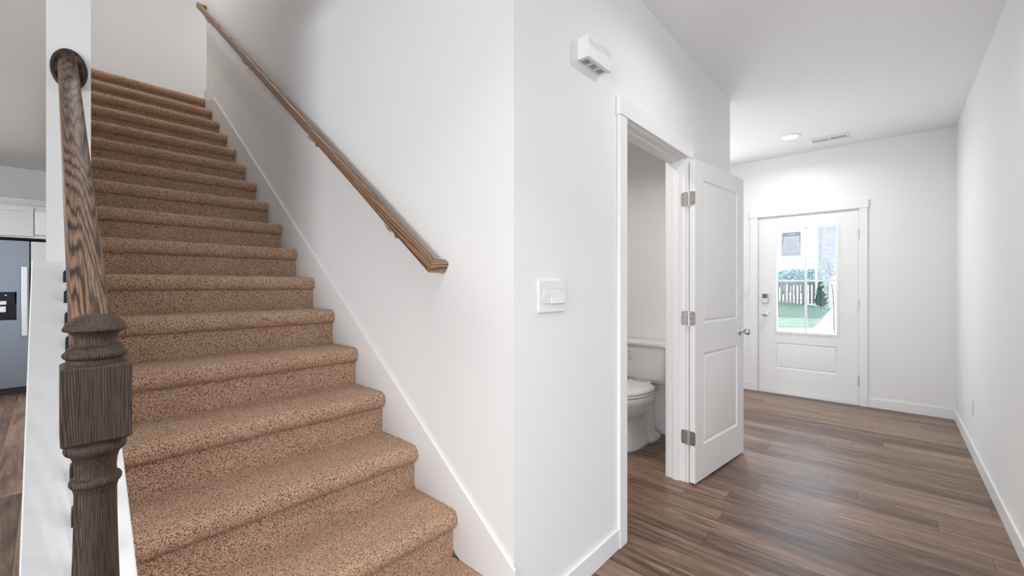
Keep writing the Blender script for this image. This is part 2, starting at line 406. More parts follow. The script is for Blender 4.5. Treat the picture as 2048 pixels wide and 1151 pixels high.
# ------------------------------------------------------------------ skirt boards, baseboards, casings
skz = lambda y: 0.275 + 0.716 * (y - 0.97)
struct('trim_2', MB().prism([(0.962, 0), (5.2, 2.7), (5.2, UP - 0.02), (skt := 4.915, skz(4.915)), (0.962, skz(0.962))], SX - 0.012, SX - 0.0005, 'X'),
       M['trim'], 'sloping white skirt board along the right side of the stairs', 'trim', bevel=0.0015)
struct('baseboard_landing', MB().box(SX - 0.013, SX - 0.0005, 4.885, 5.213, UP - 0.09, UP + 0.085).box(SX - 0.013, 2.79, 5.2005, 5.213, UP, UP + 0.085), M['trim'],
       'short white baseboard end at the top of the stairs', 'baseboard')
BZ, BT = 0.092, 0.013
def bb(name, label, *boxes):
    m = MB()
    for b in boxes: m.box(*b, 0, BZ)
    struct(name, m, M['trim'], label, 'baseboard', bevel=0.0015)
bb('baseboard_hall_left', 'white baseboard under the light switch', (SX - 0.013, 1.821, HY - 0.014, HY - 0.0005))
bb('baseboard_hall_beyond', 'white baseboard behind the open powder room door', (2.806, 3.727, HY - BT, HY - 0.0005), (3.7145, 3.727, HY, 2.6))
bb('baseboard_right', 'white baseboard along the right hall wall', (1.5, FX - BT, RY + 0.0005, RY + BT))
bb('baseboard_front', 'white baseboard beside the front door', (FX - BT, FX - 0.0005, RY + 0.0005, 0.188), (FX - BT, FX - 0.0005, 1.27, 2.6))
bb('baseboard_powder', 'white baseboard behind the toilet', (3.477, 3.4895, HY + 0.116, 2.45))
CT = 0.019
def casing(name, label, m): struct(name, m, M['trim'], label, 'door casing', bevel=0.0015)
# powder room casing and jamb
m = MB(); m.box(1.823, OX0 - 0.006, HY - CT, HY - 0.0005, 0, OZ + 0.008); m.box(OX1 + 0.006, 2.796, HY - CT, HY - 0.0005, 0, OZ + 0.008)
m.box(1.816, 2.804, HY - CT - 0.004, HY - 0.0005, OZ + 0.008, 2.158)
casing('trim_3', 'white casing with a flat head board around the powder room door', m)
m = MB()
for (a, b, c) in ((OX0 - 0.02, OX0, 1), (OX1, OX1 + 0.02, -1)):
    m.box(a, b, HY, HY + 0.115, 0, OZ + 0.02)
    if c > 0: m.box(b, b + 0.011, HY + 0.04, HY + 0.078, 0, OZ)
    else: m.box(a - 0.011, a, HY + 0.04, HY + 0.078, 0, OZ)
m.box(OX0, OX1, HY, HY + 0.115, OZ, OZ + 0.02); m.box(OX0, OX1, HY + 0.04, HY + 0.078, OZ - 0.011, OZ)
casing('trim_4', 'white door jamb and stop inside the powder room doorway', m)
m = MB(); m.box(OX1 + 0.006, OX1 + 0.08, HY + 0.1155, HY + 0.131, 0, OZ + 0.01); m.box(OX0 - 0.08, OX0 - 0.006, HY + 0.1155, HY + 0.131, 0, OZ + 0.01); m.box(OX0 - 0.09, OX1 + 0.09, HY + 0.1155, HY + 0.133, OZ + 0.01, 2.158)
casing('trim_5', 'white casing on the powder room side of the doorway', m)
# front door casing
m = MB(); m.box(FX - CT, FX - 0.0005, 0.188, DY0 - 0.012, 0, 2.060); m.box(FX - CT, FX - 0.0005, DY1 + 0.012, 1.268, 0, 2.060); m.box(FX - CT - 0.004, FX - 0.0005, 0.180, 1.276, 2.060, 2.150)
casing('trim_6', 'white casing with a flat head board around the front door', m)
m = MB(); m.box(FX, FX + 0.14, DY0 - 0.02, DY0 - 0.003, 0, DZ + 0.02); m.box(FX, FX + 0.14, DY1 + 0.003, DY1 + 0.02, 0, DZ + 0.02); m.box(FX, FX + 0.14, DY0 - 0.003, DY1 + 0.003, DZ + 0.003, DZ + 0.02)
m.box(FX + 0.06, FX + 0.075, DY0 - 0.003, DY0 + 0.01, 0, DZ); m.box(FX + 0.06, FX + 0.075, DY1 - 0.01, DY1 + 0.003, 0, DZ)
casing('trim_7', 'white jamb of the front door', m)
struct('trim_8', B(FX - 0.012, FX + 0.16, DY0 - 0.003, DY1 + 0.003, 0.0005, 0.013), M['trim'], 'pale threshold strip under the front door', 'threshold', bevel=0.002)

# ------------------------------------------------------------------ the carpeted stairs
def step_mesh(name, y_nose, z_top, x0, x1, last, res, seed, parent):
    r, t = 0.036, 0.074
    path = []
    back = RUN + 0.032
    if last: back = 0.08
    def line(p, q):
        n = max(1, int(math.hypot(q[0] - p[0], q[1] - p[1]) / res))
        for i in range(n): path.append((p[0] + (q[0] - p[0]) * i / n, p[1] + (q[1] - p[1]) * i / n))
    line((back, 0.0), (0.05, 0.0)); line((0.05, 0.0), (r, -0.001))
    n = max(6, int(math.pi * r / res))
    for i in range(n):
        a = math.pi / 2 + math.pi * i / n
        path.append((r + r * math.cos(a), -0.0375 + (0.0365) * math.sin(a)))
    line((r, -t), (0.031, -t - 0.004)); line((0.031, -t - 0.004), (0.029, -RISE - 0.006)); path.append((0.029, -RISE - 0.006))
    P = np.array(path); n = len(P)
    nx = max(2, int((x1 - x0) / res)); xs = np.linspace(x0, x1, nx + 1)
    rng = np.random.default_rng(seed)
    # normals of the path
    T = np.gradient(P, axis=0); N = np.stack([T[:, 1], -T[:, 0]], 1); N /= np.linalg.norm(N, axis=1)[:, None] + 1e-9
    if N[0, 1] < 0: N = -N
    def blur(a, k):
        for _ in range(k):
            a = (a + np.roll(a, 1, 0) + np.roll(a, -1, 0)) / 3; a = (a + np.roll(a, 1, 1) + np.roll(a, -1, 1)) / 3
        return a
    h = rng.normal(size=(n, nx + 1)); h = blur(h, 1) * 2.2
    big = blur(rng.normal(size=(n, nx + 1)), max(3, int(0.02 / res))) * 10
    disp = 0.0008 * h / h.std() + 0.0007 * big / big.std()
    edge = np.minimum(xs - x0, x1 - xs); tuck = 0.0035 * np.clip(1 - edge / 0.016, 0, 1) ** 2
    disp = disp - tuck[None, :]
    Yv = y_nose + P[:, 0][:, None] + N[:, 0][:, None] * disp; Zv = z_top + P[:, 1][:, None] + N[:, 1][:, None] * disp
    Xv = np.broadcast_to(xs[None, :], Yv.shape)
    V = np.stack([Xv, Yv, Zv], -1).reshape(-1, 3)
    m = nx + 1
    i = np.arange(n - 1)[:, None] * m + np.arange(nx)[None, :]
    F = np.stack([i, i + m, i + m + 1, i + 1], -1).reshape(-1, 4)
    # side caps and back (fans closed through two rear points per side)
    V2 = []; loops = []; starts = []
    base = len(V)
    for c, x in ((0, x0), (nx, x1)):
        V2 += [(x, y_nose + back, z_top - RISE - 0.006)]
    V = np.vstack([V, np.array(V2)])
    left = [k * m for k in range(n)] + [base]; right = [k * m + nx for k in range(n)][::-1] + [base + 1]
    right = [k * m + nx for k in range(n)][::-1]; right = right + [base + 1]
    backf = [0, nx, base + 1, base]; botf = [(n - 1) * m, base, base + 1, (n - 1) * m + nx]
    extra = [left, right, backf, botf]
    Lp = np.concatenate([F.reshape(-1), np.concatenate([np.array(e) for e in extra])])
    tot = np.concatenate([np.full(len(F), 4), np.array([len(e) for e in extra])]); st = np.concatenate([[0], np.cumsum(tot)[:-1]])
    me = bpy.data.meshes.new(name)
    me.vertices.add(len(V)); me.vertices.foreach_set('co', (V - np.array(parent.location)).astype(np.float32).reshape(-1))
    me.loops.add(len(Lp)); me.loops.foreach_set('vertex_index', Lp.astype(np.int32))
    me.polygons.add(len(tot)); me.polygons.foreach_set('loop_start', st.astype(np.int32)); me.polygons.foreach_set('loop_total', tot.astype(np.int32))
    me.update(calc_edges=True); me.validate()
    me.polygons.foreach_set('use_smooth', [True] * len(me.polygons))
    me.materials.append(M['carpet'])
    o = bpy.data.objects.new(name, me); COL.objects.link(o); o.parent = parent
    return o
stairs = empty('carpeted_staircase', (0.6, NOSE1, 0), 'staircase covered in thick tan brown carpet rising away on the left', 'stairs')
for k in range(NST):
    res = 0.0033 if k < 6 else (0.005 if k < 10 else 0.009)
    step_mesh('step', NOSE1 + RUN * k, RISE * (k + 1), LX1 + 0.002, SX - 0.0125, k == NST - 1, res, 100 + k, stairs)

# ------------------------------------------------------------------ banister: newel post, rail, iron balusters
NC = (0.049, 0.908)
rail = empty('stair_banister', (NC[0], NC[1], 0), 'dark brown oak banister with turned newel post and black iron balusters', 'banister')
hw = 0.038
def sq(h, z, c=0.0): # square ring with small corner chamfer
    return [(NC[0] + a * h, NC[1] + b * h, z) for a, b in ((-1, -1), (1, -1), (1, 1), (-1, 1))]
def lathe_prof(prof): return MB().lathe((NC[0], NC[1], 0), prof, 48)
newel = MB()
newel.lathe((NC[0], NC[1], 0), [(0.001, 1.2075), (0.010, 1.2068), (0.019, 1.2045), (0.027, 1.200), (0.033, 1.193), (0.0362, 1.185), (0.0366, 1.1828), (0.0345, 1.1812),
    (0.030, 1.180), (0.0262, 1.176), (0.0242, 1.171), (0.0238, 1.167), (0.0250, 1.162), (0.0283, 1.1575), (0.0315, 1.1555), (0.0325, 1.1545), (0.0326, 1.1515), (0.0335, 1.151), (0.0360, 1.1485), (0.0366, 1.1455), (0.0355, 1.142), (0.0330, 1.140), (0.0322, 1.1395), (0.0322, 1.1365), (0.033, 1.1335), (0.033, 1.125)][::-1], 56)
blk = MB()
def block(z0, z1, ch=0.006):
    # square section whose ends are cut by a gentle concave shoulder
    rings = [sq(hw - ch, z0), sq(hw, z0 + ch * 0.6), sq(hw, z1 - ch * 0.6), sq(hw - ch, z1)]
    newel.loft(rings)
block(1.016, 1.133)
newel.lathe((NC[0], NC[1], 0), [(r, z) for r, z in [(0.031, 1.018), (0.031, 1.0145), (0.0335, 1.012), (0.0352, 1.008), (0.0355, 1.0035), (0.034, 0.999), (0.0315, 0.9965), (0.0285, 0.9945), (0.0262, 0.990), (0.0245, 0.982), (0.0236, 0.972),
    (0.0238, 0.963), (0.0252, 0.961), (0.0282, 0.959), (0.0297, 0.9555), (0.0297, 0.9515), (0.0282, 0.948), (0.0258, 0.9465), (0.0256, 0.943), (0.0246, 0.9415), (0.0240, 0.935), (0.0242, 0.90), (0.0252, 0.85), (0.0266, 0.80),
    (0.0285, 0.74), (0.0305, 0.68), (0.0315, 0.62), (0.0305, 0.57), (0.027, 0.535), (0.0245, 0.52), (0.0245, 0.512), (0.033, 0.505), (0.0355, 0.497), (0.033, 0.489), (0.031, 0.480)]][::-1], 56)
block(0.0, 0.484)
newel.build('newel_post', M['oak_post'], rail, bevel=0.0012, smooth=True, angle=40)
SL = math.atan(0.71)
rtop = lambda y: 0.4925 + 0.71 * y
def rail_profile(w, h, n=8):
    """cross-section, x across and z up, top at z=0"""
    pr = [(-w * 0.40, -h), (w * 0.40, -h), (w * 0.44, -h * 0.93), (w * 0.44, -h * 0.66), (w * 0.5, -h * 0.56)]
    for i in range(n + 1):
        a = i / n * math.pi
        pr.append((w / 2 * (abs(math.cos(a)) ** 0.55) * (1 if math.cos(a) >= 0 else -1), -h * 0.34 + h * 0.34 * (math.sin(a) ** 0.75)))
    pr += [(-w * 0.5, -h * 0.56), (-w * 0.44, -h * 0.66), (-w * 0.44, -h * 0.93)]
    return pr
# rail is built lying along its own length, then tipped to the pitch of the stairs
y0, y1 = NC[1] + 0.034, 2.2500
L = (y1 - y0) / math.cos(SL)
rb = MB(); pr = rail_profile(0.052, 0.058)
def ring_at(t, cut):  # cut: vertical plumb cuts at both ends
    return [(x, t + z * math.tan(-SL) * -1 * cut, z) for x, z in pr]
rb.loft([[(x, t - z * math.tan(SL), z) for x, z in pr] for t in (0.0, L)])
ro = rb.build('handrail', M['oak_rail'], None, smooth=True, angle=50)
ro.parent = rail; ro.location = Vector((0.0482, y0, rtop(y0))) - rail.location; ro.rotation_euler = (SL, 0, 0)
# oval rosette on the wall end, sub-part of the rail
rs = MB(); rs.lathe((0.0512, 0, 0), [(0.0485, 2.2495), (0.0485, 2.243), (0.0465, 2.2385), (0.0415, 2.2372), (0.040, 2.2385), (0.001, 2.2385)], 56, 'Y', 1.0, 1.55)
for v in rs.bm.verts: v.co.z += 2.045
rso = rs.build('rosette', M['oak_post'], None, smooth=True, angle=40)
rso.parent = ro
rso.matrix_parent_inverse = (Matrix.Translation(rail.location) @ Matrix.Translation(ro.location) @ Matrix.Rotation(SL, 4, 'X')).inverted()
# iron balusters, each with its shoe
for k in range(12):
    y = 2.157 - 0.0975 * k
    c = Vector((0.049, y, capz(y)))
    b = MB(); ztop = rtop(y) - 0.058 / math.cos(SL) - 0.002
    b.box(c.x - 0.0063, c.x + 0.0063, y - 0.0063, y + 0.0063, c.z - 0.004, ztop + 0.003)
    bo = b.build('baluster', M['iron'], rail, origin=c, bevel=0.001)
    s_ = MB()
    def q(h, dz, y=y, c=c): return [(c.x + a * h, y + bb_ * h, c.z + 0.71 * bb_ * h * (1 if dz < 0.01 else 0) + dz) for a, bb_ in ((-1, -1), (1, -1), (1, 1), (-1, 1))]
    s_.loft([q(0.0150, 0.0), q(0.0142, 0.026), q(0.0125, 0.030), q(0.0088, 0.032), q(0.0088, 0.038), q(0.0075, 0.041)])
    so = s_.build('baluster_shoe', M['iron'], bo, bevel=0.0008)

# ------------------------------------------------------------------ wall handrail
PS = 0.7156; SA = math.atan(PS)
RX = 1.021
hy0, hy1 = 1.352, 5.20
hz = lambda y: 1.330 + PS * (y - hy0)
wr = empty('wall_handrail', (SX, hy0, hz(hy0)), 'light brown wooden handrail mounted on the right stair wall', 'handrail')
def rr_prof(w, h, n=5, rr=0.012):
    out = []
    for cx, cz, a0 in ((w / 2 - rr, h / 2 - rr, 0), (-w / 2 + rr, h / 2 - rr, 90), (-w / 2 + rr * 0.5, -h / 2 + rr * 0.5, 180), (w / 2 - rr * 0.5, -h / 2 + rr * 0.5, 270)):
        q = rr if a0 < 180 else rr * 0.5
        for i in range(n + 1):
            a = rad(a0 + 90 * i / n); out.append((cx + q * math.cos(a), cz + q * math.sin(a)))
    return out
Lr = (hy1 - hy0) / math.cos(SA); pf = rr_prof(0.036, 0.050)
rb = MB(); rb.loft([[(x, -z * math.tan(SA) * 0, z) for x, z in pf], [(x, Lr, z) for x, z in pf]])
ro2 = rb.build('rail_bar', M['pine_rail'], None, smooth=True, angle=50); ro2.parent = wr
ro2.location = Vector((RX, hy0, hz(hy0))) - wr.location; ro2.rotation_euler = (SA, 0, 0)
for nm, yy in (('low', hy0), ('high', hy1)):
    e = MB(); zc = hz(yy)
    rp = [(y_, z_) for y_, z_ in rr_prof(0.036, 0.050)]
    rings = []
    for x in (RX - 0.017, RX - 0.012, SX - 0.003):
        k_ = 0.93 if x < RX - 0.016 else 1
        rings.append([(x, yy + (-1 if nm == 'low' else 1) * 0 + (y_ * math.cos(SA) - z_ * math.sin(SA)) * k_, zc + (y_ * math.sin(SA) + z_ * math.cos(SA)) * k_) for y_, z_ in rp])
    e.loft(rings)
    e.build('rail_return', M['pine_return'], wr, origin=(RX, yy, zc), smooth=True, angle=50)
for yb in (1.70, 2.56, 3.81, 4.95):
    b = MB(); zr = hz(yb) - 0.032
    zb = zr - 0.055
    b.lathe((SX, yb, zb), [(0.001, -0.011), (0.010, -0.0105), (0.020, -0.006), (0.0235, -0.002), (0.0235, -0.0003)], 24, 'X')
    pts = []
    for i in range(9):
        a = i / 8 * math.pi / 2
        pts.append((SX - 0.010 - 0.050 * math.sin(a), yb, zb + 0.045 * (1 - math.cos(a)) + 0.004))
    b.tube(pts, 0.006, 10)
    b.box(-0.013, 0.013, -0.03, 0.03, -0.003, 0.0, Matrix.Translation((RX, yb, zr + 0.001)) @ Matrix.Rotation(SA, 4, 'X'))
    b.build('handrail_bracket', M['nickel'], wr, origin=(SX, yb, zb), smooth=True, angle=40)

# ------------------------------------------------------------------ panelled door leaf
def door_leaf(name, w, h, t, panels, mat, holes=()):
    """leaf in local space: x 0..w, y 0 (front) .. t, z 0..h; moulded panels on both faces"""
    m = MB(); rects = list(panels) + list(holes)
    xs = sorted({0, w, *[r[0] for r in rects], *[r[1] for r in rects]}); zs = sorted({0, h, *[r[2] for r in rects], *[r[3] for r in rects]})
    for side in (0, 1):
        y = 0 if side == 0 else t; dy = 1 if side == 0 else -1
        for xa, xb in zip(xs, xs[1:]):
            for za, zb in zip(zs, zs[1:]):
                if any(r[0] <= xa and xb <= r[1] and r[2] <= za and zb <= r[3] for r in rects): continue
                m.face([(xa, y, za), (xb, y, za), (xb, y, zb), (xa, y, zb)])
        for r in panels:
            prev = None
            for ins, d in ((0, 0), (0.003, 0.004), (0.010, 0.0085), (0.017, 0.009), (0.026, 0.0035), (0.029, 0.003)):
                ring = [(r[0] + ins, y + dy * d, r[2] + ins), (r[1] - ins, y + dy * d, r[2] + ins), (r[1] - ins, y + dy * d, r[3] - ins), (r[0] + ins, y + dy * d, r[3] - ins)]
                if prev:
                    for i in range(4): m.face([prev[i], prev[(i + 1) % 4], ring[(i + 1) % 4], ring[i]])
                prev = ring
            m.face(prev)
    for (a, b) in (((0, 0), (w, 0)), ((w, 0), (w, h)), ((w, h), (0, h)), ((0, h), (0, 0))):
        m.face([(a[0], 0, a[1]), (b[0], 0, b[1]), (b[0], t, b[1]), (a[0], t, a[1])])
    for r in holes:
        c = [(r[0], r[2]), (r[1], r[2]), (r[1], r[3]), (r[0], r[3])]
        for i in range(4):
            a, b = c[i], c[(i + 1) % 4]; m.face([(a[0], 0, a[1]), (b[0], 0, b[1]), (b[0], t, b[1]), (a[0], t, a[1])])
    bmesh.ops.remove_doubles(m.bm, verts=m.bm.verts, dist=1e-5)
    return m
def knob(mb, c, mat4):
    """round door knob pointing to local -y"""
    k = MB()
    k.lathe((0, 0, 0), [(0.001, 0.0), (0.032, 0.0), (0.032, -0.004), (0.029, -0.008), (0.014, -0.011), (0.011, -0.015), (0.0105, -0.026), (0.013, -0.031), (0.020, -0.036), (0.0255, -0.043), (0.027, -0.051), (0.0255, -0.059), (0.020, -0.0655), (0.010, -0.069), (0.001, -0.0697)], 32, 'Y')
    k.xform(Matrix.Translation(c) if mat4 is None else mat4 @ Matrix.Translation(c)); return k

# powder room door, swung fully open against the hall wall
PA = Vector((2.712, 0.912, 0.012)); PB = Vector((3.490, 0.8235, 0.012))
ang = math.atan2(PB.y - PA.y, PB.x - PA.x); PWD = (PB - PA).length
door1 = empty('door_1', PA, 'white two panel powder room door standing open into the hall', 'door', None, 'structure')
door1.rotation_euler = (0, 0, ang)
def loc_part(mb, name, mat, par, **kw):
    o = mb.build(name, mat, None, **kw); o.parent = par; return o
lf = door_leaf('leaf', PWD, 2.032, 0.035, [(0.115, PWD - 0.115, 0.218, 0.806), (0.115, PWD - 0.115, 0.997, 1.917)], M['doorpaint'])
leaf = loc_part(lf, 'door_leaf', M['doorpaint'], door1, smooth=True, angle=20)
k = knob(None, (PWD - 0.068, 0, 0.905), None); loc_part(k, 'door_knob', M['nickel'], door1, smooth=True, angle=40)
k = MB(); k.box(PWD - 0.0005, PWD + 0.0015, 0.006, 0.029, 0.875, 0.935); loc_part(k, 'latch_plate', M['nickel'], door1)
# hinges
def rrect(w, h, r, n=5):
    out = []
    for cx, cz, a0 in ((w - r, h / 2 - r, 0), (0, 0, -1), (0, 0, -2), (w - r, -h / 2 + r, 270)):
        if a0 == -1: out.append((0, h / 2)); continue
        if a0 == -2: out.append((0, -h / 2)); continue
        for i in range(n + 1):
            a = rad(a0 + 90 * i / n); out.append((cx + r * math.cos(a), cz + r * math.sin(a)))
    return out
for zh in (1.788, 1.033, 0.278):
    hg = MB(); pr = rrect(0.038, 0.089, 0.013)
    # leaf half on the door edge (plane x=0 of the door's own space), knuckle at the back corner
    hg.prism([(0.036 - u, v + zh) for u, v in pr], -0.0022, -0.0002, 'X')
    hg.lathe((-0.004, 0.039, zh), [(0.001, -0.047), (0.0055, -0.046), (0.0055, 0.046), (0.001, 0.047)], 16)
    # screws
    sc_ = MB()
    for u, v in ((0.026, 0.030), (0.012, 0.0), (0.026, -0.030)):
        sc_.lathe((-0.0022, 0.036 - 0.034 + (0.034 - u), zh + v), [(0.0035, -0.0008), (0.0035, 0.0003)], 10, 'X')
    ho = loc_part(hg, 'hinge', M['nickel'], door1, smooth=True, angle=40)
    so = sc_.build('screw', M['screw'], None); so.parent = ho
# jamb halves of the hinges belong to the same hinges; built in world space on the jamb face
for zh in (1.788, 1.033, 0.278):
    hg = MB(); pr = rrect(0.038, 0.089, 0.013)
    hg.prism([(HY - 0.014 + 0.002 + u, v + zh + 0.012) for u, v in pr], OX1 - 0.0022, OX1 - 0.0002, 'X')
    ho = hg.build('hinge_jamb_plate', M['nickel'], None); ho.parent = door1
    ho.matrix_parent_inverse = (Matrix.Translation(door1.location) @ Matrix.Rotation(ang, 4, 'Z')).inverted()
    sc_ = MB()
    for u, v in ((0.026, 0.030), (0.031, 0.0), (0.026, -0.030)):
        sc_.lathe((OX1 - 0.0022, HY - 0.012 + u, zh + v + 0.012), [(0.0033, -0.0008), (0.0033, 0.0003)], 10, 'X')
    so = sc_.build('screw', M['screw'], None); so.parent = ho

# front door with a four light window; built in local space x along -Y of the world
door2 = empty('door_2', (FX + 0.004, DY1, 0.018), 'white front door with four pane window at the end of the hall', 'door', None, 'structure')
door2.rotation_euler = (0, 0, rad(-90))
DW = DY1 - DY0; ly = lambda Y: DY1 - Y      # world Y -> local x
hole = (ly(1.008), ly(0.430), 0.712 - 0.018, 1.918 - 0.018)
lf = door_leaf('leaf', DW, DZ - 0.018, 0.044, [(ly(1.002), ly(0.434), 0.293 - 0.018, 0.593 - 0.018)], M['doorpaint'], [hole])
loc_part(lf, 'door_leaf', M['doorpaint'], door2, smooth=True, angle=20)
fr = MB(); a, b, c, d = hole
prof = [(-0.016, 0.0), (-0.014, -0.007), (0.0, -0.010), (0.012, -0.008), (0.016, 0.002), (0.016, 0.044), (0.0, 0.044), (0.0, 0.0)]
rings = []
for i, (sx, sz, cx, cz) in enumerate(((1, 1, a, c), (-1, 1, b, c), (-1, -1, b, d), (1, -1, a, d))):
    rings.append([(cx + sx * u, v, cz + sz * u) for u, v in prof])
rings.append(rings[0])
fr.loft(rings, cap=False); bmesh.ops.remove_doubles(fr.bm, verts=fr.bm.verts, dist=1e-5)
loc_part(fr, 'window_frame', M['doorpaint'], door2, smooth=True, angle=30)
pane = MB().box(a + 0.012, b - 0.012, 0.019, 0.023, c + 0.012, d - 0.012)
loc_part(pane, 'glass_pane', M['glass'], door2)
mx_, mz_ = ly(0.718), 1.306 - 0.018
mu = MB().box(mx_ - 0.011, mx_ + 0.011, 0.008, 0.0185, c + 0.012, d - 0.012); loc_part(mu, 'window_muntin', M['doorpaint'], door2, bevel=0.003)
mu = MB().box(a + 0.012, b - 0.012, 0.009, 0.0184, mz_ - 0.011, mz_ + 0.011); loc_part(mu, 'window_muntin', M['doorpaint'], door2, bevel=0.003)
mu = MB().box(mx_ - 0.010, mx_ + 0.010, 0.0235, 0.034, c + 0.012, d - 0.012).box(a + 0.012, b - 0.012, 0.0235, 0.033, mz_ - 0.010, mz_ + 0.010); loc_part(mu, 'window_muntin', M['doorpaint'], door2, bevel=0.003)
loc_part(knob(None, (ly(1.112), 0, 0.921 - 0.018), None), 'door_knob', M['nickel'], door2, smooth=True, angle=40)
kp = MB().box(ly(1.144), ly(1.078), -0.024, 0.0, 1.045 - 0.018, 1.160 - 0.018); kpo = loc_part(kp, 'keypad_lock', M['nickel'], door2, bevel=0.006)
kp = MB().box(ly(1.138), ly(1.086), -0.0252, -0.022, 1.103 - 0.018, 1.155 - 0.018); q_ = kp.build('keypad_screen', M['lcd'], None, bevel=0.002); q_.parent = kpo
kp = MB().box(ly(1.124), ly(1.098), -0.034, -0.022, 1.068 - 0.018, 1.078 - 0.018); q_ = kp.build('thumb_turn', M['nickel'], None, bevel=0.002); q_.parent = kpo
for zh in (1.79, 1.05, 0.25):
    hg = MB(); hg.lathe((DW + 0.003, -0.007, zh - 0.018), [(0.001, -0.052), (0.0065, -0.05), (0.0065, 0.05), (0.001, 0.052)], 16)
    hg.box(DW - 0.0005, DW + 0.0015, -0.006, 0.03, zh - 0.068, zh + 0.032)
    loc_part(hg, 'hinge', M['nickel'], door2, smooth=True, angle=40)
st = MB().box(-0.002, 0.0002, 0.008, 0.036, 0.875 - 0.018, 0.955 - 0.018); loc_part(st, 'latch_plate', M['nickel'], door2)

# ------------------------------------------------------------------ wall devices
# door chime
ch = empty('door_chime', (1.575, HY, 2.275), 'white slotted chime box high on the wall beside the powder room door', 'door chime')
x0, x1, z0, z1 = 1.478, 1.668, 2.189, 2.283
b = MB().box(x0 + 0.004, x1 - 0.004, HY - 0.040, HY - 0.0003, z0 + 0.002, z1 - 0.002); b.build('chime_body', M['plastic'], ch, bevel=0.002)
b = MB().box(x0, x1, HY - 0.056, HY - 0.0402, z0, z1); cv = b.build('chime_cover', M['plastic'], ch, bevel=0.004, seg=3)
g = MB()
for i in range(5):
    zz = z1 - 0.016 - 0.0062 * i
    pts = []
    for t in range(31):
        u = t / 30; x = x0 + 0.006 + (x1 - x0 - 0.012) * u
        st_ = 1 / (1 + math.exp(-(u - 0.55) * 30)); pts.append((x, zz + 0.010 * st_))
    for (p, q_) in zip(pts, pts[1:]):
        g.face([(p[0], HY - 0.0563, p[1]), (q_[0], HY - 0.0563, q_[1]), (q_[0], HY - 0.0563, q_[1] + 0.0009), (p[0], HY - 0.0563, p[1] + 0.0009)])
        g.face([(p[0], HY - 0.0558, p[1]), (q_[0], HY - 0.0558, q_[1]), (q_[0], HY - 0.0558, q_[1] + 0.0009), (p[0], HY - 0.0558, p[1] + 0.0009)])
g.build('chime_groove', M['ventdark'], cv)
for c in (0.22, 0.5, 0.78):
    g = MB()
    xc = x0 + (x1 - x0) * c
    for i in range(6):
        xx = xc - 0.0165 + 0.0060 * i
        g.box(xx, xx + 0.0022, HY - 0.036, HY - 0.010, z0 + 0.0012, z0 + 0.0025)
    g.build('chime_vent', M['dark'], ch)
# light switch plate
x0, x1, z0, z1 = 1.217, 1.386, 1.151, 1.269
sw = empty('light_switch', (1.30, HY, 1.21), 'white triple rocker light switch plate on the wall near the stairs', 'light switch')
m = MB(); y1_ = HY - 0.0003
wx = (x1 - x0)
for (a, b, c, d) in ((x0, x1, z0, z0 + 0.030), (x0, x1, z1 - 0.030, z1), (x0, x0 + 0.022, z0 + 0.030, z1 - 0.030), (x1 - 0.008, x1, z0 + 0.030, z1 - 0.030)):
    m.box(a, b, HY - 0.009, y1_, c, d)
bmesh.ops.remove_doubles(m.bm, verts=m.bm.verts, dist=1e-5)
m.build('switch_plate', M['plastic'], sw)
rx0, rx1 = x0 + 0.023, x1 - 0.009
wr_ = (rx1 - rx0) / 3
for i, tilt in enumerate((1, -1, 1)):
    a, b = rx0 + wr_ * i + 0.0006, rx0 + wr_ * (i + 1) - 0.0006
    zc0, zc1, zm = z0 + 0.0308, z1 - 0.0308, (z0 + z1) / 2
    hi, lo, md = HY - 0.0185, HY - 0.0075, HY - 0.012
    top, bot = (lo, hi) if tilt > 0 else (hi, lo)
    if i == 0: top, bot = HY - 0.0125, HY - 0.0095
    if i == 1: top, bot = HY - 0.0095, HY - 0.0165
    if i == 2: top, bot = HY - 0.014, HY - 0.016
    r_ = MB().prism([(HY - 0.002, zc0), (HY - 0.002, zc1), (top, zc1), (md, zm), (bot, zc0)], a, b, 'X')
    r_.build('rocker', M['plastic'], sw, bevel=0.001)
# switch by the front door, outlet on the right wall
sw2 = empty('light_switch', (FX, 1.325, 1.19), 'white light switch plate on the wall left of the front door', 'light switch')
MB().box(FX - 0.006, FX - 0.0003, 1.290, 1.36, 1.13, 1.25).build('switch_plate', M['plastic'], sw2, bevel=0.002)
MB().box(FX - 0.010, FX - 0.006, 1.309, 1.341, 1.158, 1.222).build('rocker', M['plastic'], sw2, bevel=0.002)
ol = empty('wall_outlet', (4.60, RY, 0.35), 'white electrical outlet low on the right hall wall', 'outlet')
MB().box(4.565, 4.635, RY + 0.0003, RY + 0.006, 0.292, 0.408).build('outlet_plate', M['plastic'], ol, bevel=0.002)
for zc in (0.328, 0.372):
    so = MB().box(4.584, 4.616, RY + 0.006, RY + 0.0075, zc - 0.014, zc + 0.014).build('socket', M['plastic'], ol, bevel=0.001)
    MB().box(4.592, 4.594, RY + 0.0075, RY + 0.0078, zc - 0.006, zc + 0.006).box(4.606, 4.608, RY + 0.0075, RY + 0.0078, zc - 0.006, zc + 0.006).build('socket_slot', M['dark'], so)
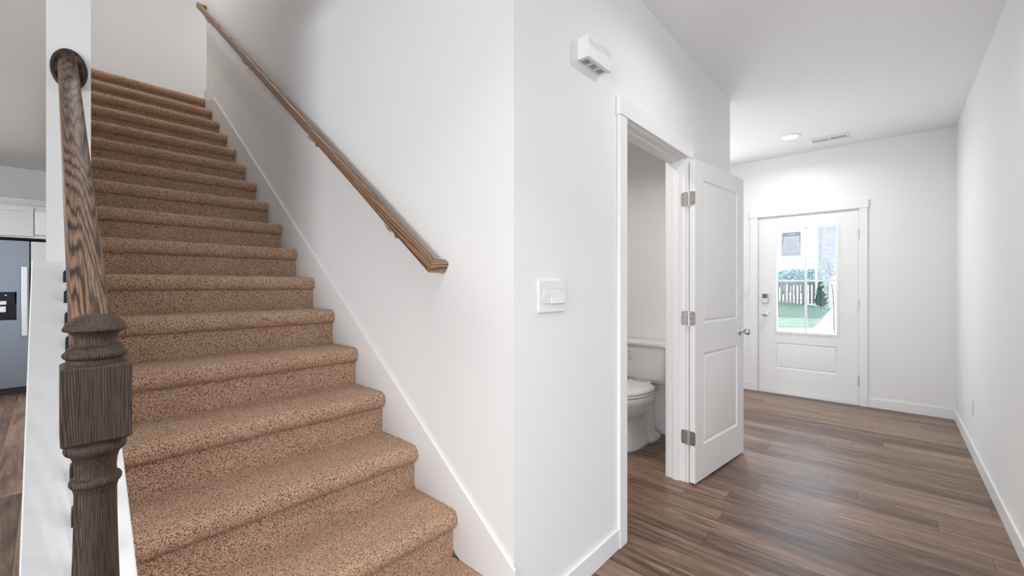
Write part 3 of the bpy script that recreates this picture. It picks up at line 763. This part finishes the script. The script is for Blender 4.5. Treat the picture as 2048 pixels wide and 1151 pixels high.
# ceiling register near the front door
vt = empty('ceiling_vent', (5.30, 0.47, CEIL), 'white slotted air register in the ceiling near the front door', 'ceiling vent')
MB().box(5.215, 5.385, 0.32, 0.62, CEIL - 0.002, CEIL - 0.0003).build('vent_backing', M['ventdark'], vt)
m = MB()
for (a, b, c, d) in ((5.215, 5.385, 0.32, 0.335), (5.215, 5.385, 0.605, 0.62), (5.215, 5.250, 0.335, 0.605), (5.350, 5.385, 0.335, 0.605), (5.25, 5.35, 0.462, 0.478)):
    m.box(a, b, c, d, CEIL - 0.007, CEIL - 0.002)
m.build('vent_frame', M['plastic'], vt)
m = MB()
for bank, s in ((0.337, 1), (0.480, -1)):
    for i in range(9):
        yy = bank + 0.008 + 0.0135 * i
        m.box(-0.05, 0.05, -0.0045, 0.0045, -0.0008, 0.0008, Matrix.Translation((5.30, yy, CEIL - 0.0065)) @ Matrix.Rotation(rad(28 * s), 4, 'X'))
sl = m.build('vent_louvers', M['plastic'], vt)
# recessed ceiling lights: the one in the foyer shows; two more in the hall ceiling give the shadows on the walls; the last three are added fill
def downlight(x, y, energy, label, size=0.15, z=CEIL, spread=170):
    t = empty('ceiling_light', (x, y, z), label, 'ceiling light', 'recessed ceiling lights')
    MB().lathe((x, y, z), [(0.090, -0.0003), (0.090, -0.004), (0.084, -0.007), (0.068, -0.008), (0.066, -0.004)], 40).build('light_trim', M['plastic'], t, smooth=True, angle=30)
    MB().lathe((x, y, z), [(0.067, -0.006), (0.067, -0.0085), (0.001, -0.0095)], 40).build('light_diffuser', M['lamp'], t, smooth=True, angle=30)
    light('ceiling_light_lamp', 'AREA', (x, y, z - 0.012), (0, 0, 0), energy, (1.0, 0.99, 0.975), shape='DISK', size=size, spread=rad(spread)).parent = None
    return t
downlight(4.98, 0.756, 7.8, 'round recessed ceiling light glowing in the foyer ceiling', 0.13, CEIL, 160)
downlight(2.15, 0.20, 6.2, 'round recessed ceiling light above the powder room door', 0.13, CEIL, 160)
downlight(0.45, -0.75, 18, 'round recessed ceiling light over the hall behind the newel post', 0.13, CEIL, 120)
downlight(0.26, 0.50, 4.2, 'unseen ceiling light added above the foot of the stairs', 0.13, CEIL, 115)  # unseen lamp added to brighten the lower treads
downlight(0.6, 4.3, 18, 'unseen ceiling light added high over the top steps', 0.13, TOPC)  # unseen lamp added to lift the upper step noses and stair wall
downlight(-1.6, 5.6, 50, 'unseen ceiling light added in the kitchen ceiling', 0.13)  # unseen lamp added to brighten the dark kitchen
light('powder_room_lamp', 'AREA', (2.3, 1.75, CEIL - 0.03), (0, 0, 0), 11, (1, 0.955, 0.91), shape='DISK', size=0.25, spread=rad(135))

# ------------------------------------------------------------------ toilet
TY = 1.53; TXB = 3.478
toilet = empty('toilet', (3.1, TY, 0), 'white two piece toilet seen through the powder room doorway', 'toilet')
def egg(cx, cy, z, lf_, lb, hwid, n=40, p=2.2):
    out = []
    for i in range(n):
        a = 2 * math.pi * i / n; c_, s_ = math.cos(a), math.sin(a)
        u = abs(c_) ** (2 / p) * (1 if c_ > 0 else -1); v = abs(s_) ** (2 / p) * (1 if s_ > 0 else -1)
        out.append((cx - u * (lf_ if u > 0 else lb), cy + v * hwid, z))
    return out
BX = 3.02
b = MB()
b.loft([egg(3.10, TY, 0.0, 0.215, 0.28, 0.105), egg(3.10, TY, 0.012, 0.22, 0.285, 0.110), egg(3.10, TY, 0.03, 0.215, 0.28, 0.106),
        egg(3.10, TY, 0.06, 0.20, 0.225, 0.092), egg(3.09, TY, 0.12, 0.185, 0.20, 0.088), egg(3.08, TY, 0.20, 0.185, 0.20, 0.094), egg(3.07, TY, 0.245, 0.20, 0.22, 0.108),
        egg(3.05, TY, 0.285, 0.235, 0.23, 0.140), egg(3.04, TY, 0.33, 0.262, 0.235, 0.168), egg(3.035, TY, 0.372, 0.275, 0.24, 0.180), egg(3.035, TY, 0.380, 0.283, 0.245, 0.187),
        egg(3.035, TY, 0.418, 0.285, 0.245, 0.188), egg(3.035, TY, 0.426, 0.278, 0.24, 0.183)])
b.build('toilet_bowl', M['porcelain'], toilet, smooth=True, angle=60)
# rear deck under the tank and trapway shape
b = MB(); b.box(3.20, 3.455, TY - 0.085, TY + 0.085, 0.37, 0.452); b.build('tank_deck', M['porcelain'], toilet, bevel=0.025, seg=4)
b = MB()
b.loft([[(x_, y_, z_) for x_, y_, z_ in egg(3.29, TY, zz, l_, l_ + 0.03, w_, 24, 3)] for zz, l_, w_ in ((0.0, 0.12, 0.125), (0.02, 0.125, 0.13), (0.035, 0.11, 0.115), (0.06, 0.08, 0.085), (0.30, 0.08, 0.075))])
b.build('toilet_foot', M['porcelain'], toilet, smooth=True, angle=60)
for s in (-1, 1):
    MB().lathe((3.27, TY + s * 0.112, 0.034), [(0.013, -0.004), (0.013, 0.004), (0.009, 0.012), (0.001, 0.014)], 16).build('bolt_cap', M['seatplastic'], toilet, smooth=True)
MB().loft([egg(3.04, TY, z_, a_ + 0.0, b_, c_) for z_, a_, b_, c_ in ((0.428, 0.284, 0.20, 0.186), (0.431, 0.29, 0.205, 0.190), (0.445, 0.29, 0.205, 0.190), (0.448, 0.284, 0.20, 0.186))]).build('toilet_seat', M['seatplastic'], toilet, smooth=True, angle=60)
MB().loft([egg(3.045, TY, z_, a_, b_, c_) for z_, a_, b_, c_ in ((0.451, 0.282, 0.205, 0.184), (0.454, 0.288, 0.21, 0.189), (0.466, 0.286, 0.208, 0.188), (0.474, 0.27, 0.195, 0.174), (0.477, 0.22, 0.15, 0.13), (0.478, 0.10, 0.06, 0.06))]).build('toilet_lid', M['seatplastic'], toilet, smooth=True, angle=60)
for s in (-1, 1):
    MB().box(3.235, 3.265, TY + s * 0.075 - 0.018, TY + s * 0.075 + 0.018, 0.428, 0.476).build('lid_hinge', M['seatplastic'], toilet, bevel=0.006)
def rsec(x0, x1, hw_, z, bow, r=0.045, n=6):
    """tank plan section: front face (toward -x) slightly bowed, rounded corners"""
    pts = []
    for cx, cy, a0 in ((x0 + r, TY - hw_ + r, 180), (x1 - 0.01, TY - hw_ + 0.01, 270), (x1 - 0.01, TY + hw_ - 0.01, 0), (x0 + r, TY + hw_ - r, 90)):
        rr = r if cx < (x0 + x1) / 2 else 0.01
        for i in range(n + 1):
            a = rad(a0 + 90 * i / n); x = cx + rr * math.cos(a); y = cy + rr * math.sin(a)
            if cx < (x0 + x1) / 2: x -= bow * (1 - ((y - TY) / hw_) ** 2)
            pts.append((x, y, z))
    return pts
MB().loft([rsec(3.315, TXB - 0.005, 0.165, 0.452, 0.008), rsec(3.30, TXB, 0.188, 0.462, 0.010), rsec(3.292, TXB, 0.198, 0.50, 0.011), rsec(3.280, TXB, 0.212, 0.70, 0.012), rsec(3.278, TXB, 0.214, 0.752, 0.012)]).build('toilet_tank', M['porcelain'], toilet, smooth=True, angle=50)
MB().loft([rsec(3.272, TXB + 0.004, 0.220, 0.754, 0.012), rsec(3.266, TXB + 0.006, 0.227, 0.760, 0.012), rsec(3.266, TXB + 0.006, 0.227, 0.782, 0.012), rsec(3.272, TXB + 0.004, 0.221, 0.792, 0.012), rsec(3.30, TXB - 0.01, 0.19, 0.796, 0.012)]).build('tank_lid', M['porcelain'], toilet, smooth=True, angle=50)
b = MB(); b.lathe((3.268, TY + 0.15, 0.715), [(0.001, -0.018), (0.012, -0.016), (0.013, 0.012)], 16, 'X'); b.tube([(3.254, TY + 0.15, 0.715), (3.248, TY + 0.12, 0.711), (3.246, TY + 0.085, 0.705)], [0.006, 0.006, 0.009], 10)
b.build('flush_lever', M['nickel'], toilet, smooth=True, angle=50)

# ------------------------------------------------------------------ kitchen: refrigerator and cabinets
FY = 7.43       # front of refrigerator doors
GX = -0.145     # gap between its doors
fr = empty('refrigerator', (-0.19, 7.8, 0), 'stainless steel refrigerator with black water dispenser in the kitchen', 'refrigerator')
MB().box(-0.62, 0.0 - 0.008, FY + 0.07, 8.15, 0.02, 1.755).build('fridge_body', M['rubber'], fr, bevel=0.005)
dx0 = -0.62
d1 = MB()
# freezer door with the dispenser recess
hx0, hx1, hz0, hz1 = -0.53, -0.245, 0.86, 1.18
for (a, b, c, d) in ((dx0, hx0, 0.09, 1.765), (hx1, GX - 0.004, 0.09, 1.765), (hx0, hx1, 0.09, hz0), (hx0, hx1, hz1, 1.765)):
    d1.box(a, b, FY, FY + 0.065, c, d)
bmesh.ops.remove_doubles(d1.bm, verts=d1.bm.verts, dist=1e-5)
do = d1.build('fridge_door', M['steel'], fr)
dsp = MB().box(hx0, hx1, FY + 0.045, FY + 0.06, hz0, hz1).box(hx0, hx1, FY - 0.002, FY + 0.045, hz1 - 0.13, hz1).box(hx0, hx0 + 0.012, FY - 0.002, FY + 0.045, hz0, hz1).box(hx1 - 0.012, hx1, FY - 0.002, FY + 0.045, hz0, hz1).box(hx0, hx1, FY - 0.002, FY + 0.045, hz0, hz0 + 0.02)
dso = dsp.build('water_dispenser', M['black'], do)
MB().box(-0.50, -0.318, FY - 0.006, FY + 0.01, 1.035, 1.078).box(-0.49, -0.322, FY + 0.005, FY + 0.03, 0.950, 1.018).build('dispenser_paddle', M['nickel'], dso, bevel=0.003)
MB().box(-0.330, -0.318, FY - 0.0032, FY - 0.002, 1.140, 1.147).build('indicator_light', M['led'], dso)
h_ = MB().box(-0.212, -0.158, FY - 0.055, FY - 0.030, 0.67, 1.475).box(-0.20, -0.17, FY - 0.032, FY, 0.69, 0.74).box(-0.20, -0.17, FY - 0.032, FY, 1.40, 1.45)
h_.build('door_handle', M['nickel'], do, bevel=0.008, seg=3)
d2 = MB().box(GX + 0.006, -0.010, FY + 0.006, FY + 0.06, 0.09, 1.765).build('fridge_door', M['cabinet'], fr, bevel=0.01)
MB().box(-0.60, -0.012, FY + 0.06, FY + 0.09, 0.0, 0.085).build('toe_grille', M['rubber'], fr)
# wall cabinet over the refrigerator
cf = 7.47
def shaker(m, x0, x1, z0, z1, y, fw=0.055):
    m.box(x0, x1, y, y + 0.008, z0, z1)
    for (a, b, c, d) in ((x0, x0 + fw, z0, z1), (x1 - fw, x1, z0, z1), (x0 + fw, x1 - fw, z0, z0 + fw), (x0 + fw, x1 - fw, z1 - fw, z1)):
        m.box(a, b, y - 0.012, y, c, d)
cab = empty('kitchen_cabinet', (-0.3, 7.85, 1.81), 'white shaker wall cabinet above the refrigerator', 'kitchen cabinet')
MB().box(-0.95, -0.008, cf, 8.2 - 0.002, 1.805, 2.21).build('cabinet_body', M['cabinet'], cab)
m = MB(); shaker(m, -0.55, -0.118, 1.825, 2.165, cf - 0.009); m.build('cabinet_door', M['cabinet'], cab, bevel=0.001)
m = MB(); m.box(-0.108, -0.012, cf - 0.03, cf - 0.001, 1.845, 2.125); m.build('cabinet_door', M['plastic'], cab, bevel=0.012, seg=4)
m = MB().prism([(cf, 2.19), (cf - 0.02, 2.19), (cf - 0.03, 2.205), (cf - 0.05, 2.235), (cf - 0.055, 2.25), (cf, 2.25)], -0.95, -0.008, 'X')
m.box(-0.95, -0.008, cf, 8.2 - 0.002, 2.21, 2.25); m.build('crown_moulding', M['cabinet'], cab)

# ------------------------------------------------------------------ outside the front door
GZ = -0.15
c_, s_ = math.cos(TH), math.sin(TH)
def out(px, d, z=GZ):
    """ground point seen at picture column px, d metres ahead of the camera"""
    a = (px - 1024) / F_PX
    return Vector((d * (c_ + a * s_), d * (s_ - a * c_), z))
struct('ground', B(FX + 0.16, 90, -30, 60, GZ - 0.2, GZ - 0.02), M['concrete'], 'pale concrete drive and street outside the front door', 'ground')
struct('porch', B(FX + 0.14, FX + 2.0, -1.0, 2.7, GZ - 0.02, -0.02), M['concrete'], 'pale concrete porch outside the front door', 'porch')
lawn = MB(); pts = [out(1500, 14.3), out(1626, 14.3), out(1638, 16.5), out(1655, 22.5), out(1663, 26.2), out(1640, 27.8), out(1560, 40), out(1500, 40)]
lawn.prism([(p.x, p.y) for p in pts], GZ - 0.02, GZ, 'Z')
tag(lawn.build('lawn', M['grass']), 'mown green lawn seen through the front door window', 'grass', None, 'stuff')
# picket fence with wide gaps
fa, fb = out(1540, 32), out(1636, 31.2)
fence = empty('wooden_fence', fa, 'brown wooden picket fence at the back of the lawn', 'fence')
L_ = (fb - fa).length; fd = (fb - fa).normalized(); FM = Matrix.Translation(fa) @ Matrix.Rotation(math.atan2(fd.y, fd.x), 4, 'Z')
n_ = int(L_ / 0.235)
for i in range(n_):
    m = MB(); x = i * 0.235; m.box(x, x + 0.14, -0.02, 0.0, 0.05, 1.70, FM); m.build('picket', M['fence'], fence, origin=FM @ Vector((x, 0, 0)))
for z in (0.3, 0.9, 1.5): MB().box(0, L_, 0.0, 0.05, z, z + 0.055, FM).build('fence_rail', M['fence'], fence)
i = 0
while i * 2.2 < L_: MB().box(i * 2.2, i * 2.2 + 0.12, 0.05, 0.17, 0, 1.75, FM).build('fence_post', M['fence'], fence); i += 1
# neighbouring brick house
h1 = out(1636.5, 28.6); h2 = out(1760, 27.4)
hd = Vector((0, -1, 0)); HM = Matrix.Translation(h1) @ Matrix.Rotation(math.atan2(hd.y, hd.x), 4, 'Z')
house = empty('brick_house', h1, 'pale brick house with white garage door across the drive', 'house')
gx0 = 0.60
MB().box(0, gx0, 0, 6, 0, 6.2, HM).box(gx0, 9, 0.0, 6, 1.95, 6.2, HM).box(gx0, 9, 0.3, 6, 0, 1.95, HM).build('brick_wall', M['brick'], house)
gd = MB().box(gx0 + 0.02, gx0 + 4.9, 0.16, 0.22, 0.0, 1.9, HM)
for i in range(4):
    for j in range(6): gd.box(gx0 + 0.1 + j * 0.8, gx0 + 0.8 + j * 0.8, 0.145, 0.16, 0.08 + i * 0.45, 0.42 + i * 0.45, HM)
gdo = gd.build('garage_door', M['siding'], house)
MB().box(gx0 + 0.45, gx0 + 0.65, 0.08, 0.12, 0.9, 0.95, HM).build('door_handle', M['iron'], gdo)
MB().box(gx0 - 0.02, gx0 + 0.10, -0.03, 0.2, 0, 1.96, HM).box(gx0, gx0 + 5, -0.03, 0.2, 1.9, 2.02, HM).build('garage_trim', M['siding'], house)
ds = MB().box(-0.16, -0.04, -0.06, 0.04, 0.35, 6.2, HM); dm = MB()
ds.tube([HM @ Vector(p) for p in ((-0.10, 0, 0.38), (-0.11, -0.02, 0.22), (-0.2, -0.05, 0.12), (-0.45, -0.1, 0.06))], 0.05, 8)
ds.build('downspout', M['siding'], house)
MB().prism([(-0.4, 6.2), (-0.4, 6.35), (3, 8.6), (6.4, 6.35), (6.4, 6.2)], -0.4, 9.4, 'X').xform(HM).build('roof', M['roof'], house)
# unseen block on the far left, added to throw shade over the lawn
h3 = B(20.5, 44, 9.0, 20, GZ, 9.5)
tag(h3.build('lawn_shade_block', M['siding']), 'unseen tall block added left of the lawn to shade it', 'house')
# conical evergreen by the brick corner
rnd = random.Random(5)
def crown(mb, c, shape, n, size, rnd_):
    """many small leaf blades filling a shape; shape(t)->radius for t 0..1 of the height"""
    for _ in range(n):
        t = rnd_.random() ** 0.8; r = shape(t) * (0.55 + 0.45 * rnd_.random() ** 0.4); a = rnd_.random() * 2 * math.pi
        p = Vector(c[0]) + Vector((math.cos(a) * r, math.sin(a) * r, t * c[1]))
        u = Vector((rnd_.gauss(0, 1), rnd_.gauss(0, 1), rnd_.gauss(0.6, 1))).normalized() * size
        w = Vector((rnd_.gauss(0, 1), rnd_.gauss(0, 1), rnd_.gauss(0, 1))).normalized() * size * 0.5
        mb.face([p - w, p + u * 0.5 - w * 0.2, p + u, p + u * 0.4 + w])
ep = out(1641.5, 27.9)
tree = empty('conical_evergreen', ep, 'narrow dark green evergreen beside the brick house corner', 'shrub')
m = MB(); crown(m, ((ep.x, ep.y, GZ + 0.06), 1.68), lambda t: 0.36 * (1 - t) ** 0.75 * min(1, 0.55 + t * 3), 3200, 0.10, rnd); m.build('foliage', M['leaf'], tree)
MB().tube([(ep.x, ep.y, GZ), (ep.x, ep.y, GZ + 1.4)], [0.04, 0.01], 8).build('trunk', M['bark'], tree)
# slender plant near the porch, at the right edge of the glass
pp = out(1669, 10.0)
plant = empty('young_tree', pp, 'slender young tree with light green leaves outside the door', 'tree')
st_pts = [(pp.x, pp.y, GZ - 0.02), (pp.x + 0.01, pp.y + 0.02, 0.9), (pp.x - 0.02, pp.y + 0.06, 1.45), (pp.x, pp.y + 0.14, 1.9)]
m = MB(); m.tube(st_pts, [0.014, 0.011, 0.008, 0.004], 8)
for (z, dy, dz) in ((1.2, 0.16, 0.25), (1.0, -0.12, 0.3), (1.5, 0.2, 0.2), (0.8, 0.12, 0.2), (1.35, -0.15, 0.2)): m.tube([(pp.x, pp.y + 0.04, z), (pp.x + 0.03, pp.y + 0.04 + dy * .6, z + dz * .6), (pp.x + 0.04, pp.y + 0.04 + dy, z + dz)], [0.005, 0.004, 0.002], 6)
m.build('trunk', M['bark'], plant)
m = MB()
for _ in range(130):
    z = 0.75 + 1.1 * rnd.random(); p = Vector((pp.x + rnd.gauss(0, 0.10), pp.y + 0.05 + rnd.gauss(0, 0.12), z))
    u = Vector((rnd.gauss(0, 1), rnd.gauss(0, 1), rnd.gauss(0, .6))).normalized() * 0.075; w = u.cross(Vector((rnd.gauss(0, 1), rnd.gauss(0, 1), 1))).normalized() * 0.02
    m.face([p, p + u * .5 + w, p + u, p + u * .5 - w])
m.build('foliage', M['leaf_light'], plant)
# far tree line: each tree its own crown and trunk
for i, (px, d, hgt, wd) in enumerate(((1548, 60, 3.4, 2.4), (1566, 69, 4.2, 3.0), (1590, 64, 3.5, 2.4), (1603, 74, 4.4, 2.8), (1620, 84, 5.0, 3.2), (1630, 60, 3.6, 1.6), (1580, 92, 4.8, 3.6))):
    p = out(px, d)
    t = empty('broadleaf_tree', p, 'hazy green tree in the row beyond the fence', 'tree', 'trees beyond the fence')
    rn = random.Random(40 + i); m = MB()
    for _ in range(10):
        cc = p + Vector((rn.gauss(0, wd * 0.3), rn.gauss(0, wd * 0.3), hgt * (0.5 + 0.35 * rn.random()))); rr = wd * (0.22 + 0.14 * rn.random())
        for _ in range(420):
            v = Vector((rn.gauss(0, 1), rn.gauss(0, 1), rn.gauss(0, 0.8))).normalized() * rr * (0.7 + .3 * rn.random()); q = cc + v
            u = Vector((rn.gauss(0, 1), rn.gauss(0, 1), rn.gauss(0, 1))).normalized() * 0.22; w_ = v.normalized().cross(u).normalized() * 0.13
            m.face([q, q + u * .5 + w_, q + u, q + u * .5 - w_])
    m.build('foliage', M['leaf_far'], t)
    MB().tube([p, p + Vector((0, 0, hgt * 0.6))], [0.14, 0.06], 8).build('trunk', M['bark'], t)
# notice taped to the outside of the door glass, upper left pane
nt_x = FX + 0.034
ny0, ny1, nz0, nz1 = 0.765, 0.955, 1.590, 1.865
M['notice_blue'] = new_mat('notice_blue', (0.30, 0.38, 0.46), 0.8)
M['notice_pale'] = new_mat('notice_pale', (0.66, 0.71, 0.80), 0.8)
M['notice_paper'] = new_mat('notice_paper', (0.80, 0.80, 0.86), 0.8)
M['notice_ink'] = new_mat('notice_ink', (0.50, 0.52, 0.62), 0.8)
nt = empty('door_notice', (nt_x, 0.86, 1.73), 'blue and white printed notice on the upper left door pane', 'notice')
MB().box(nt_x, nt_x + 0.0008, ny0, ny1, nz0, nz1).build('backing_sheet', M['notice_pale'], nt)
MB().box(nt_x - 0.0012, nt_x - 0.0002, ny0 + 0.005, ny1 - 0.012, nz1 - 0.048, nz1 - 0.004).box(nt_x - 0.0012, nt_x - 0.0002, ny0 + 0.005, ny0 + 0.014, nz1 - 0.125, nz1 - 0.048).box(nt_x - 0.0012, nt_x - 0.0002, ny1 - 0.021, ny1 - 0.012, nz1 - 0.125, nz1 - 0.048).build('header_band', M['notice_blue'], nt)
MB().box(nt_x - 0.0024, nt_x - 0.0014, ny0 + 0.016, ny1 - 0.023, nz0 + 0.045, nz1 - 0.050).build('paper', M['notice_paper'], nt)
m = MB(); yy = ny1 - 0.058
for j in range(9):   # worn header lettering, too blurred to read
    m.box(nt_x - 0.0022, nt_x - 0.0014, yy - 0.0065, yy, nz1 - 0.032, nz1 - 0.018); yy -= 0.0095
m.build('header_lettering', M['notice_paper'], nt)
m = MB(); rn = random.Random(3)
for j in range(8):
    z = nz1 - 0.070 - j * 0.0185; yy = ny1 - 0.032 - rn.random() * 0.015
    while yy > ny0 + 0.034:
        wd = 0.006 + rn.random() * 0.014; m.box(nt_x - 0.0032, nt_x - 0.0026, max(yy - wd, ny0 + 0.024), yy, z - 0.006, z); yy -= wd + 0.004
m.build('small_print', M['notice_ink'], nt)
mk = MB()
for a_ in (0, 1):
    for b_ in (0, 1): mk.box(nt_x - 0.0012, nt_x, 0.920 + a_ * 0.014, 0.930 + a_ * 0.014, 1.525 + b_ * 0.020, 1.540 + b_ * 0.020)
tag(mk.build('painted_reflection', M['notice_pale']), 'painted tiny pale square sticker on the glass under the notice', 'reflection')  # pale squares stand in for a window reflection in the glass
